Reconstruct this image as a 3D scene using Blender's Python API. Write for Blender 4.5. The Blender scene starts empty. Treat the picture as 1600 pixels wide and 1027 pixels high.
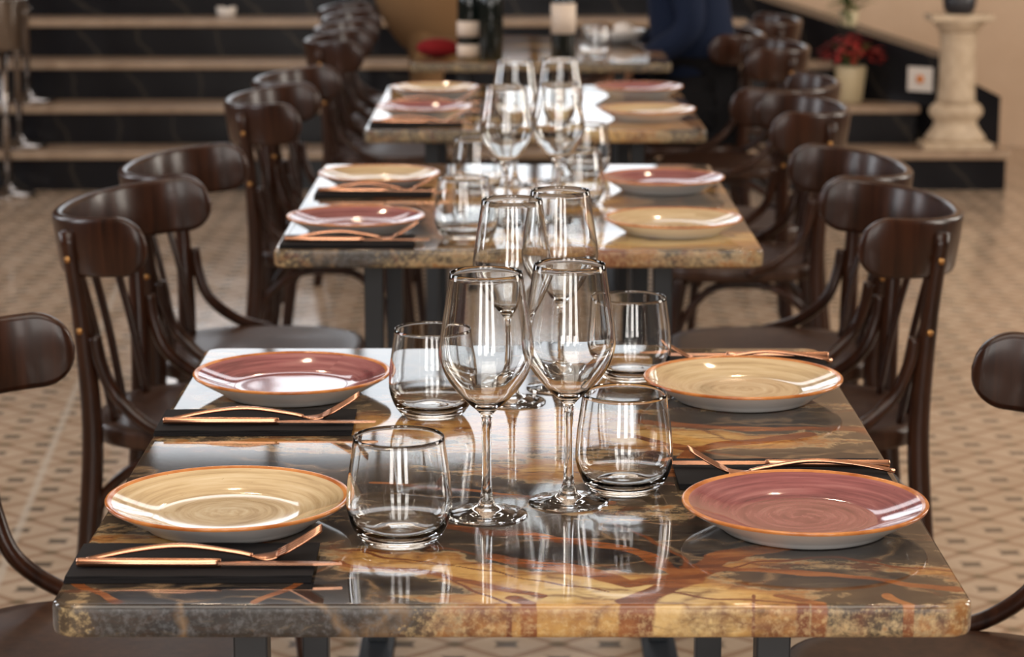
import bpy, bmesh, math, random
import numpy as np
from mathutils import Vector, Matrix, noise
random.seed(7)
R = math.radians; PI = math.pi
sc = bpy.context.scene; COL = sc.collection

# ------------------------------------------------------------------ camera, world, light, exposure
cam = bpy.data.objects.new('camera', bpy.data.cameras.new('camera')); COL.objects.link(cam)
cam.data.lens = 85; cam.data.sensor_width = 36; cam.data.sensor_fit = 'HORIZONTAL'
cam.location = (0, 0, 1.396); cam.rotation_euler = (R(90 - 11.2), 0, 0)
cam.data.dof.use_dof = True; cam.data.dof.focus_distance = 2.5; cam.data.dof.aperture_fstop = 8.0
cam.data.clip_start = 0.05; cam.data.clip_end = 80
sc.camera = cam
sc.view_settings.view_transform = 'Standard'; sc.view_settings.look = 'None'
sc.view_settings.gamma = 1.0; sc.view_settings.use_curve_mapping = False
sc.view_settings.exposure = 0.22

w = bpy.data.worlds.new('world'); sc.world = w; w.use_nodes = True
w.node_tree.nodes['Background'].inputs[0].default_value = (0.80, 0.86, 1.0, 1)
w.node_tree.nodes['Background'].inputs[1].default_value = 0.5

def area(name, loc, rot, sx, sy, power, col):
    l = bpy.data.lights.new(name, 'AREA'); l.shape = 'RECTANGLE'; l.size = sx; l.size_y = sy
    l.energy = power; l.color = col
    o = bpy.data.objects.new(name, l); COL.objects.link(o); o.location = loc; o.rotation_euler = rot
    return o
# daylight through the tall wall windows; unseen overhead lamps added for soft top light
area('added_top_light', (-0.5, -0.2, 4.9), (0, 0, 0), 3.4, 4.6, 170, (1.0, 0.93, 0.84))
area('added_top_light', (-0.5, 13.5, 4.9), (0, 0, 0), 4.0, 2.5, 60, (0.95, 0.96, 1.0))
area('front_window_daylight', (-1.7, -3.9, 2.2), (R(90), 0, 0), 0.9, 2.6, 72, (1.0, 0.95, 0.9))
area('front_window_daylight', (0.25, -3.9, 2.2), (R(90), 0, 0), 0.9, 2.6, 72, (1.0, 0.95, 0.9))
area('front_window_daylight', (2.0, -3.9, 2.2), (R(90), 0, 0), 0.9, 2.6, 72, (1.0, 0.95, 0.9))
area('left_window_daylight', (-4.9, 4.2, 2.4), (0, R(-90), 0), 2.6, 1.2, 75, (0.92, 0.95, 1.0))
area('left_window_daylight', (-4.9, 7.6, 2.4), (0, R(-90), 0), 2.6, 1.2, 75, (0.92, 0.95, 1.0))
area('right_window_daylight', (4.9, 4.6, 2.4), (0, R(90), 0), 2.6, 1.2, 105, (1.0, 0.92, 0.82))
area('right_window_daylight', (4.9, 8.2, 2.4), (0, R(90), 0), 2.6, 1.2, 105, (1.0, 0.92, 0.82))
for (x, y) in [(-1.1, 3.6), (0.9, 3.4), (-0.7, 5.2), (1.0, 5.4), (-1.0, 7.2), (0.8, 7.6), (-0.6, 9.0), (0.5, 1.6), (-0.9, 1.8)]:
    l = bpy.data.lights.new('ceiling_spot', 'POINT'); l.energy = 9; l.color = (1.0, 0.78, 0.55); l.shadow_soft_size = 0.045
    o = bpy.data.objects.new('ceiling_spot', l); COL.objects.link(o); o.location = (x, y, 3.6)

# ------------------------------------------------------------------ materials
def mat(name, col=(.5, .5, .5), rough=.5, metal=0.0, **kw):
    m = bpy.data.materials.new(name); m.use_nodes = True
    b = m.node_tree.nodes['Principled BSDF']
    b.inputs['Base Color'].default_value = (*col, 1); b.inputs['Roughness'].default_value = rough
    b.inputs['Metallic'].default_value = metal
    for k, v in kw.items(): b.inputs[k.replace('_', ' ')].default_value = v
    return m
class NT:
    def __init__(s, m): s.t = m.node_tree; s.b = s.t.nodes['Principled BSDF']
    def n(s, typ, **kw):
        n = s.t.nodes.new(typ)
        for k, v in kw.items(): setattr(n, k, v)
        return n
    def l(s, a, b): s.t.links.new(a, b)
    def val(s, inp, v):
        if hasattr(v, 'is_linked') or isinstance(v, bpy.types.NodeSocket): s.l(v, inp)
        else: inp.default_value = v
    def math(s, op, a, b=0.0, c=None):
        n = s.n('ShaderNodeMath', operation=op); s.val(n.inputs[0], a); s.val(n.inputs[1], b)
        if c is not None: s.val(n.inputs[2], c)
        return n.outputs[0]
    def mix(s, f, a, b, mode='MIX'):
        n = s.n('ShaderNodeMix', data_type='RGBA', blend_type=mode)
        s.val(n.inputs[0], f)
        for i, v in ((6, a), (7, b)):
            if isinstance(v, tuple): n.inputs[i].default_value = (*v[:3], 1)
            else: s.l(v, n.inputs[i])
        return n.outputs[2]
    def ramp(s, f, stops, interp='LINEAR'):
        n = s.n('ShaderNodeValToRGB'); n.color_ramp.interpolation = interp
        e = n.color_ramp.elements
        while len(e) < len(stops): e.new(0.5)
        for i, (p, c) in enumerate(stops):
            e[i].position = p; e[i].color = (*c, 1) if len(c) == 3 else c
        s.l(f, n.inputs[0]); return n.outputs[0]
    def noise(s, vec, scale, detail=4, rough=.55, dist=0):
        n = s.n('ShaderNodeTexNoise'); n.inputs['Scale'].default_value = scale; n.inputs['Detail'].default_value = detail
        n.inputs['Roughness'].default_value = rough; n.inputs['Distortion'].default_value = dist
        if vec is not None: s.l(vec, n.inputs['Vector'])
        return n.outputs['Fac']
    def obj(s): return s.n('ShaderNodeTexCoord').outputs['Object']
    def mapping(s, vec, scale=(1, 1, 1), rot=(0, 0, 0), loc=(0, 0, 0)):
        n = s.n('ShaderNodeMapping'); n.inputs['Scale'].default_value = scale; n.inputs['Rotation'].default_value = rot
        n.inputs['Location'].default_value = loc; s.l(vec, n.inputs['Vector']); return n.outputs[0]
    def bump(s, h, strength=.2, dist=.002):
        n = s.n('ShaderNodeBump'); n.inputs['Strength'].default_value = strength; n.inputs['Distance'].default_value = dist
        s.l(h, n.inputs['Height']); s.l(n.outputs[0], s.b.inputs['Normal'])

M = {}
# dark stained bentwood
def wood(name, c1, c2, rough):
    m = mat(name, c1, rough); t = NT(m); o = t.obj()
    g = t.noise(t.mapping(o, (60, 60, 4)), 1.0, 4, .6, .4)
    g2 = t.noise(o, 7, 2)
    f = t.math('ADD', t.math('MULTIPLY', g, .7), t.math('MULTIPLY', g2, .3))
    t.l(t.ramp(f, [(.35, c1), (.68, c2)]), t.b.inputs['Base Color'])
    t.b.inputs['Specular IOR Level'].default_value = .28; t.b.inputs['Coat Weight'].default_value = .12; t.b.inputs['Coat Roughness'].default_value = .12
    return m
M['wood'] = wood('dark_stained_wood', (.011, .0036, .0019), (.042, .0135, .006), .30)
M['seat'] = wood('worn_seat_wood', (.024, .010, .006), (.060, .027, .015), .42)
M['brass'] = mat('brass_screw', (.42, .22, .08), .3, 1.0)
M['iron'] = mat('black_painted_steel', (.012, .016, .022), .45)
M['chrome'] = mat('brushed_chrome', (.30, .27, .25), .16, 1.0)
M['copper'] = mat('rose_copper', (.66, .345, .215), .27, 1.0)
M['glass'] = mat('clear_glass', (.985, .99, .985), 0.0, 0, Transmission_Weight=1.0, IOR=1.48)
M['white_glaze'] = mat('white_glaze', (.88, .86, .84), .16)
def cloth(name, c):
    m = mat(name, c, .9); t = NT(m); o = t.obj()
    t.bump(t.noise(o, 900, 2), .3, .0006); m.node_tree.nodes['Principled BSDF'].inputs['Specular IOR Level'].default_value = .2
    return m
M['napkin'] = cloth('black_napkin', (.011, .010, .011))
M['tan'] = cloth('tan_cloth', (.20, .112, .052)); M['navy'] = cloth('navy_cloth', (.008, .014, .035))
M['red'] = cloth('red_cloth', (.17, .008, .010)); M['blackcloth'] = cloth('black_cloth', (.012, .012, .014))
M['skin'] = mat('skin', (.55, .31, .21), .5); M['hair'] = mat('dark_hair', (.025, .015, .01), .5)
M['eye'] = mat('eye_white', (.8, .8, .78), .2); M['lip'] = mat('lip', (.42, .13, .11), .5)
M['rim'] = mat('orange_rim_glaze', (.50, .175, .045), .15)
nt = NT(M['rim']); nt.l(nt.ramp(nt.noise(nt.obj(), 30, 3), [(.35, (.36, .10, .022)), (.65, (.62, .25, .075))]), nt.b.inputs['Base Color'])
def plate_glaze(name, stops, speck):
    m = mat(name, stops[1][1], .09); t = NT(m); o = t.obj()
    inf = t.n('ShaderNodeObjectInfo').outputs['Random']
    sep = t.n('ShaderNodeSeparateXYZ'); t.l(o, sep.inputs[0])
    x, y = sep.outputs[0], sep.outputs[1]
    r = t.math('SQRT', t.math('ADD', t.math('MULTIPLY', x, x), t.math('MULTIPLY', y, y)))
    a = t.math('ARCTAN2', y, x)
    # brush strokes: noise that is stretched along the turning direction of the plate
    comb = t.n('ShaderNodeCombineXYZ')
    rs = t.math('ADD', r, t.math('MULTIPLY', a, .0016))
    t.l(t.math('MULTIPLY', rs, 130), comb.inputs[0])
    t.l(t.math('MULTIPLY', t.math('COSINE', a), .75), comb.inputs[1])
    sn = t.math('ADD', t.math('MULTIPLY', t.math('SINE', a), .75), t.math('MULTIPLY', inf, 37.0))
    t.l(sn, comb.inputs[2])
    f = t.noise(comb.outputs[0], 1.0, 5, .62, .25)
    c = t.ramp(f, stops)
    sp = t.noise(o, 330, 1)
    c = t.mix(t.math('MULTIPLY', t.math('GREATER_THAN', sp, .78), .6), c, speck)
    t.l(c, t.b.inputs['Base Color'])
    t.b.inputs['Coat Weight'].default_value = .5; t.b.inputs['Coat Roughness'].default_value = .04
    return m
M['cream'] = plate_glaze('cream_brushed_glaze', [(.30, (.40, .275, .14)), (.50, (.61, .46, .265)), (.70, (.72, .59, .39))], (.2, .1, .04))
M['purple'] = plate_glaze('plum_brushed_glaze', [(.30, (.13, .035, .042)), (.50, (.275, .085, .09)), (.70, (.39, .165, .16))], (.05, .01, .015))

def marble_mat(name, loc):
    m = mat(name, (.2, .15, .1), .055); t = NT(m); o = t.mapping(t.obj(), loc=loc)
    at = t.n('ShaderNodeAttribute', attribute_name='mark'); sp = t.n('ShaderNodeSeparateColor'); t.l(at.outputs['Color'], sp.inputs[0])
    D, V, W = sp.outputs[0], sp.outputs[1], sp.outputs[2]
    st = t.mapping(o, (9, 34, 20), (0, 0, R(-14)))
    n1 = t.noise(st, 1.0, 6, .62, .8); n2 = t.noise(o, 26, 6, .65, .6); n3 = t.noise(o, 150, 4, .7)
    d = t.math('ADD', D, t.math('MULTIPLY', t.math('SUBTRACT', n1, .5), .42))
    d = t.math('ADD', d, t.math('MULTIPLY', t.math('SUBTRACT', n2, .5), .30))
    d = t.math('ADD', d, t.math('MULTIPLY', t.math('SUBTRACT', n3, .5), .14))
    base = t.ramp(d, [(.08, (.62, .45, .20)), (.28, (.50, .29, .09)), (.42, (.30, .135, .045)), (.465, (.34, .24, .13)), (.51, (.075, .054, .035)), (.66, (.034, .027, .022)), (.84, (.010, .010, .012))])
    # thin dark and pale cracks
    vw = t.n('ShaderNodeVectorMath', operation='ADD')
    nz = t.n('ShaderNodeTexNoise'); nz.inputs['Scale'].default_value = 9; nz.inputs['Detail'].default_value = 3; t.l(o, nz.inputs['Vector'])
    sc_ = t.n('ShaderNodeVectorMath', operation='SCALE'); t.l(nz.outputs['Color'], sc_.inputs[0]); sc_.inputs['Scale'].default_value = .16
    t.l(t.mapping(o, (.75, 1.5, 1), (0, 0, R(-18))), vw.inputs[0]); t.l(sc_.outputs[0], vw.inputs[1])
    vo = t.n('ShaderNodeTexVoronoi', feature='DISTANCE_TO_EDGE'); vo.inputs['Scale'].default_value = 7.5; t.l(vw.outputs[0], vo.inputs['Vector'])
    crack = t.ramp(t.math('ADD', vo.outputs['Distance'], t.math('MULTIPLY', t.math('SUBTRACT', n3, .5), .03)), [(.0, (1, 1, 1)), (.06, (0, 0, 0))])
    crack = t.math('MULTIPLY', crack, t.ramp(n2, [(.36, (0, 0, 0)), (.52, (1, 1, 1))]))
    # fine streaks running with the grain of the stone
    fs = t.noise(t.mapping(o, (24, 150, 60), (0, 0, R(-16))), 1.0, 5, .65, 1.2)
    base = t.mix(t.ramp(fs, [(.52, (0, 0, 0)), (.68, (.55, .55, .55))]), base, (.05, .024, .012))
    base = t.mix(t.ramp(fs, [(.30, (.30, .30, .30)), (.42, (0, 0, 0))]), base, (.36, .27, .17))
    dark = t.math('GREATER_THAN', d, .58)
    ccol = t.mix(dark, (.12, .035, .014), (.24, .155, .085))
    base = t.mix(t.math('MULTIPLY', crack, .75), base, ccol)
    # broad red brown veins painted by the stone itself
    v = t.math('ADD', V, t.math('MULTIPLY', t.math('SUBTRACT', n2, .5), .55))
    vm = t.ramp(v, [(.46, (0, 0, 0)), (.56, (1, 1, 1))])
    vcol = t.ramp(n1, [(.3, (.075, .022, .010)), (.52, (.215, .070, .022)), (.68, (.36, .15, .05))])
    base = t.mix(vm, base, vcol)
    wv = t.ramp(t.math('ADD', W, t.math('MULTIPLY', t.math('SUBTRACT', n3, .5), .3)), [(.45, (0, 0, 0)), (.6, (1, 1, 1))])
    base = t.mix(wv, base, (.16, .05, .018))
    # the sawn edge is only honed, paler and speckled
    sz = t.n('ShaderNodeSeparateXYZ'); t.l(t.obj(), sz.inputs[0])
    edge = t.math('LESS_THAN', sz.outputs[2], -.003)
    sp2 = t.noise(o, 170, 5, .75)
    base = t.mix(t.math('MULTIPLY', edge, t.ramp(sp2, [(.47, (0, 0, 0)), (.66, (.55, .55, .55))])), base, t.mix(dark, (.66, .50, .26), (.15, .155, .165)))
    t.l(base, t.b.inputs['Base Color'])
    t.l(t.math('ADD', .055, t.math('MULTIPLY', edge, .36)), t.b.inputs['Roughness'])
    return m

def floor_mat():
    m = mat('patterned_cement_tile', (.5, .4, .3), .34); t = NT(m); o = t.obj()
    sep = t.n('ShaderNodeSeparateXYZ'); t.l(o, sep.inputs[0]); x, y = sep.outputs[0], sep.outputs[1]
    # lattice of dark stars and brown diamond lines
    u = t.math('ADD', t.math('DIVIDE', t.math('SUBTRACT', x, .915), .185), t.math('DIVIDE', t.math('SUBTRACT', y, 4.467), .1645))
    v = t.math('SUBTRACT', t.math('DIVIDE', t.math('SUBTRACT', x, .915), .185), t.math('DIVIDE', t.math('SUBTRACT', y, 4.467), .1645))
    def cell(a):   # signed distance to nearest integer
        return t.math('ABSOLUTE', t.math('SUBTRACT', a, t.math('ROUND', a)))
    cu, cv = cell(u), cell(v)
    star = t.math('ADD', t.math('POWER', cu, .75), t.math('POWER', cv, .75))
    line = t.math('MAXIMUM', cu, cv)
    cross = t.math('MINIMUM', cu, cv)
    wear = t.noise(o, 5, 4); fine = t.noise(o, 60, 3)
    c = t.ramp(wear, [(.3, (.47, .355, .255)), (.7, (.60, .475, .36))])
    lm = t.ramp(line, [(.415, (0, 0, 0)), (.445, (1, 1, 1)), (.47, (1, 1, 1)), (.5, (.8, .8, .8))])
    c = t.mix(t.math('MULTIPLY', lm, .62), c, (.235, .115, .06))
    xm = t.ramp(cross, [(.36, (0, 0, 0)), (.42, (1, 1, 1))])
    c = t.mix(t.math('MULTIPLY', xm, .75), c, (.12, .095, .055))
    sm = t.ramp(star, [(.30, (1, 1, 1)), (.40, (0, 0, 0))])
    c = t.mix(t.math('MULTIPLY', sm, .85), c, (.055, .048, .042))
    # pale border line between two fields of tile
    dl = t.math('ABSOLUTE', t.math('ADD', t.math('ADD', x, 1.087), t.math('MULTIPLY', t.math('SUBTRACT', y, 5.5), .088)))
    ll = t.ramp(dl, [(.006, (1, 1, 1)), (.010, (0, 0, 0))])
    c = t.mix(t.math('MULTIPLY', ll, .7), c, (.62, .56, .48))
    c = t.mix(t.math('MULTIPLY', t.math('SUBTRACT', 1.0, fine), .25), c, (.25, .18, .12))
    t.l(c, t.b.inputs['Base Color'])
    t.l(t.ramp(wear, [(.3, (.11, .11, .11)), (.7, (.20, .20, .20))]), t.b.inputs['Roughness'])
    return m
M['floor'] = floor_mat()
def black_marble(name):
    m = mat(name, (.01, .01, .012), .22); t = NT(m); o = t.obj(); t.b.inputs['Specular IOR Level'].default_value = .22
    wv = t.n('ShaderNodeTexWave'); wv.inputs['Scale'].default_value = 1.3; wv.inputs['Distortion'].default_value = 9; wv.inputs['Detail'].default_value = 4
    t.l(t.mapping(o, rot=(.3, .5, .6)), wv.inputs['Vector'])
    t.l(t.ramp(wv.outputs['Fac'], [(.0, (.007, .007, .009)), (.985, (.010, .010, .012)), (1.0, (.04, .034, .028))]), t.b.inputs['Base Color'])
    return m
M['black_marble'] = black_marble('black_marble')
def speckled(name, c1, c2, rough, scale=40):
    m = mat(name, c1, rough); t = NT(m)
    t.l(t.ramp(t.noise(t.obj(), scale, 5, .65), [(.3, c1), (.7, c2)]), t.b.inputs['Base Color']); return m
M['tread'] = speckled('cream_marble_tread', (.27, .185, .125), (.40, .29, .20), .3, 12)
M['stone'] = speckled('pale_stone', (.40, .29, .19), (.62, .50, .36), .55, 18)
M['beige'] = speckled('beige_plaster', (.56, .40, .275), (.64, .47, .335), .9, 3)
M['dark_wall'] = speckled('dark_brown_panelling', (.075, .048, .031), (.11, .074, .049), .6, 6)
M['ceiling'] = speckled('dim_ceiling', (.42, .34, .27), (.50, .41, .33), .9, 4)
M['day'] = mat('bright_daylight_pane', (.9, .95, 1), .1)
nt = NT(M['day']); nt.b.inputs['Emission Color'].default_value = (.86, .93, 1.0, 1); nt.b.inputs['Emission Strength'].default_value = 1.95
M['pot'] = mat('cream_ceramic', (.62, .52, .33), .4); M['darkpot'] = mat('dark_pot', (.02, .02, .025), .4)
M['leaf'] = speckled('green_leaf', (.03, .06, .012), (.10, .16, .03), .5, 20)
M['petal'] = speckled('red_petal', (.20, .008, .008), (.36, .02, .015), .6, 30)
M['paper'] = mat('white_paper', (.80, .74, .68), .7); M['orange'] = mat('orange_print', (.75, .25, .06), .7)
M['bottle'] = mat('dark_green_bottle_glass', (.006, .009, .008), .05, 0); M['label'] = mat('cream_label_paper', (.66, .55, .46), .7)
M['food'] = speckled('brown_crust', (.10, .045, .018), (.28, .15, .06), .7, 40)
M['bowl_highlight'] = mat('white_highlight', (.75, .70, .66), .5)  # white colour standing in for a highlight in the bowl

# ------------------------------------------------------------------ mesh helpers
def mesh_obj(name, verts, faces, m, parent=None, smooth=True, mats=None, fm=None):
    me = bpy.data.meshes.new(name); me.from_pydata([tuple(v) for v in verts], [], [tuple(f) for f in faces])
    bm = bmesh.new(); bm.from_mesh(me); bmesh.ops.recalc_face_normals(bm, faces=bm.faces); bm.to_mesh(me); bm.free()
    for k in (mats or [m]): me.materials.append(k)
    for i, p in enumerate(me.polygons):
        p.use_smooth = smooth
        if fm: p.material_index = fm[i]
    o = bpy.data.objects.new(name, me); COL.objects.link(o)
    if parent: o.parent = parent
    return o
class MB:
    def __init__(s): s.v = []; s.f = []
    def add(s, v, f):
        b = len(s.v); s.v += [tuple(p) for p in v]; s.f += [tuple(i + b for i in q) for q in f]; return s
    def build(s, name, m, parent=None, smooth=True): return mesh_obj(name, s.v, s.f, m, parent, smooth)
    def box(s, x0, x1, y0, y1, z0, z1):
        v = [(x, y, z) for z in (z0, z1) for y in (y0, y1) for x in (x0, x1)]
        return s.add(v, [(0, 2, 3, 1), (4, 5, 7, 6), (0, 1, 5, 4), (2, 6, 7, 3), (0, 4, 6, 2), (1, 3, 7, 5)])
    def tube(s, pts, rad, n=10, sq=None):
        pts = [Vector(p) for p in pts]; k = len(pts)
        rads = rad if isinstance(rad, (list, tuple)) else [rad] * k
        up = None; V = []; Fc = []
        for i, p in enumerate(pts):
            t = (pts[min(i + 1, k - 1)] - pts[max(i - 1, 0)]).normalized()
            if up is None:
                up = Vector((0, 0, 1)) if abs(t.z) < .9 else Vector((0, 1, 0))
            up = (up - t * up.dot(t)).normalized(); sd = t.cross(up)
            a, b = (1, 1) if sq is None else sq
            for j in range(n):
                an = 2 * PI * j / n
                V.append(p + (up * math.sin(an) * b + sd * math.cos(an) * a) * rads[i])
        for i in range(k - 1):
            for j in range(n):
                Fc.append((i * n + j, i * n + (j + 1) % n, (i + 1) * n + (j + 1) % n, (i + 1) * n + j))
        Fc.append(tuple(range(n))); Fc.append(tuple(range((k - 1) * n, k * n)))
        return s.add(V, Fc)
    def lathe(s, prof, n=48, c=(0, 0, 0), closed=False):
        V = []; Fc = []; rows = []
        for (r, z) in prof:
            if r < 1e-6:
                rows.append([len(V)]); V.append((c[0], c[1], c[2] + z))
            else:
                rows.append(list(range(len(V), len(V) + n)))
                V += [(c[0] + r * math.cos(2 * PI * j / n), c[1] + r * math.sin(2 * PI * j / n), c[2] + z) for j in range(n)]
        pairs = list(zip(rows, rows[1:])) + ([(rows[-1], rows[0])] if closed else [])
        for a, b in pairs:
            if len(a) == 1 and len(b) == 1: continue
            for j in range(n):
                j2 = (j + 1) % n
                if len(a) == 1: Fc.append((a[0], b[j], b[j2]))
                elif len(b) == 1: Fc.append((a[j], b[0], a[j2]))
                else: Fc.append((a[j], b[j], b[j2], a[j2]))
        return s.add(V, Fc)
    def ball(s, c, r, sx=1, sy=1, sz=1, n=14):
        prof = [(math.sin(PI * i / n) * r if 0 < i < n else 0, -math.cos(PI * i / n) * r) for i in range(n + 1)]
        b = len(s.v); s.lathe(prof, n * 2)
        s.v[b:] = [(c[0] + x * sx, c[1] + y * sy, c[2] + z * sz) for x, y, z in s.v[b:]]
        return s
def smooth_line(P, n=24):
    P = [Vector(p) for p in P]; out = []
    Q = [P[0] * 2 - P[1]] + P + [P[-1] * 2 - P[-2]]
    seg = len(P) - 1
    for i in range(n + 1):
        t = i / n * seg; k = min(int(t), seg - 1); t -= k
        a, b, c, d = Q[k:k + 4]
        out.append(.5 * ((2 * b) + (-a + c) * t + (2 * a - 5 * b + 4 * c - d) * t * t + (-a + 3 * b - 3 * c + d) * t ** 3))
    return out
def smooth_prof(P, n=40):
    return [(max(p.x, 0), p.y) for p in smooth_line([(a, b, 0) for a, b in P], n)]
def bevel(o, wd, seg=3, ang=40):
    md = o.modifiers.new('bevel', 'BEVEL'); md.width = wd; md.segments = seg; md.limit_method = 'ANGLE'; md.angle_limit = R(ang)
    return o
def tag(o, label=None, cat=None, group=None, kind=None):
    if label: o['label'] = label
    if cat: o['category'] = cat
    if group: o['group'] = group
    if kind: o['kind'] = kind
    return o
def empty(name, loc=(0, 0, 0), rz=0):
    o = bpy.data.objects.new(name, None); o.empty_display_size = .05; COL.objects.link(o); o.location = loc; o.rotation_euler = (0, 0, rz); return o
def copy_tree(o, parent=None):
    c = o.copy(); COL.objects.link(c); c.parent = parent
    for ch in list(o.children): copy_tree(ch, c)
    return c
def struct(o): o['kind'] = 'structure'; return o
class Proto:
    """first use returns the prototype itself, later uses return copies of it and its parts"""
    def __init__(s, o): s.o = o; s.used = False
    def put(s, loc, rz, label, cat, group):
        o = s.o if not s.used else copy_tree(s.o)
        s.used = True; o.location = loc; o.rotation_euler = (0, 0, rz)
        return tag(o, label, cat, group)

# ------------------------------------------------------------------ the setting
struct(MB().box(-5, 5, -4, 16.2, -.12, 0).build('floor', M['floor'], smooth=False))
struct(MB().box(-5.2, -5, -4, 16.2, -.12, 5).build('wall_left', M['dark_wall'], smooth=False))
struct(MB().box(5, 5.2, -4, 16.2, -.12, 5).build('wall_right', M['dark_wall'], smooth=False))
struct(MB().box(-5.2, 5.2, -4.2, -4, -.12, 5).build('wall_front', M['dark_wall'], smooth=False))
struct(MB().box(-5.2, 5.2, 16.2, 16.4, -.12, 5).build('wall_back', M['dark_wall'], smooth=False))
struct(MB().box(-5.2, 5.2, -4.2, 16.4, 5, 5.2).build('ceiling', M['ceiling'], smooth=False))
struct(MB().box(1.0, 5.0, 11.55, 11.75, 0, 5).build('wall_right_bay', M['beige'], smooth=False))
# tall window of the landing, bright with daylight
wn = empty('window_1', (-.75, 16.12, 0)); struct(wn)
f = MB()
for x in (-1.75, -.9, -.3, .3, .9, 1.75): f.box(x - .035, x + .035, -.03, .07, 1.45, 4.25)
for z in (1.45, 2.5, 4.2): f.box(-1.785, 1.785, -.03, .07, z, z + .06)
f.build('window_frame', M['dark_wall'], wn, False)
MB().box(-1.75, 1.75, .045, .055, 1.5, 4.2).build('window_pane', M['day'], wn, False)

# frames of the other tall windows, round the daylight that comes in
def frame(k, c, du, W2, H2, dn):
    fr = MB()
    c = Vector(c); du = Vector(du); dn = Vector(dn); up = Vector((0, 0, 1))
    def bar(u0, u1, z0, z1):
        v = [c + du * u + up * z + dn * n_ for n_ in (-.06, .05) for z in (z0, z1) for u in (u0, u1)]
        fr.add(v, [(0, 2, 3, 1), (4, 5, 7, 6), (0, 1, 5, 4), (2, 6, 7, 3), (0, 4, 6, 2), (1, 3, 7, 5)])
    for u in (-W2 - .07, W2): bar(u, u + .07, -H2 - .07, H2 + .07)
    for z in (-H2 - .07, H2): bar(-W2, W2, z, z + .07)
    struct(fr.build('window_%d' % k, M['dark_wall'], None, False))
for k, x in enumerate((-1.7, .25, 2.0)): frame(2 + k, (x, -3.9, 2.2), (1, 0, 0), .45, 1.3, (0, 1, 0))
for k, y in enumerate((4.2, 7.6)): frame(5 + k, (-4.9, y, 2.4), (0, 1, 0), .6, 1.3, (1, 0, 0))
for k, y in enumerate((4.6, 8.2)): frame(7 + k, (4.9, y, 2.4), (0, 1, 0), .6, 1.3, (-1, 0, 0))

# staircase: black risers with cream marble treads
ends = [2.06, 1.72, 1.38, 1.03, .75]
yf = [10.03, 10.28, 10.53, 10.78, 11.03]
for i in range(5):
    back = yf[i + 1] + .02 if i < 4 else 16.2
    s_ = struct(MB().box(-5, ends[i], yf[i], back, 0 if i == 0 else .165 * i - .01, .165 * (i + 1) - .035).build('stair_riser', M['black_marble'], smooth=False))
    if i == 0:   # the first step runs on under the others
        s_.data.materials[0] = M['black_marble']
    tr = MB().box(-5, ends[i] + .015, yf[i] - .025, back, .165 * (i + 1) - .035, .165 * (i + 1)).build('stair_tread', M['tread'], smooth=False)
    bevel(tr, .008, 2); struct(tr)
# flared balustrade panel beside the stairs
def prism(name, A, B, thick, zb, zA, zB, m):
    A = Vector((*A, 0)); B = Vector((*B, 0)); d = (B - A).normalized(); nrm = Vector((-d.y, d.x, 0)) * thick
    if nrm.y < 0: nrm = -nrm
    v = []
    for P, zt in ((A, zA), (B, zB)):
        for q in (P, P + nrm):
            v += [(q.x, q.y, zb), (q.x, q.y, zt)]
    return mesh_obj(name, v, [(0, 4, 5, 1), (2, 3, 7, 6), (1, 5, 7, 3), (0, 2, 6, 4), (0, 1, 3, 2), (4, 6, 7, 5)], m, smooth=False)
struct(prism('trim_1', (1.86, 10.26), (.74, 11.06), .16, 0, .515, .855, M['black_marble']))
struct(prism('trim_2', (1.93, 10.26), (2.09, 10.34), .12, 0, .44, .36, M['black_marble']))

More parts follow.
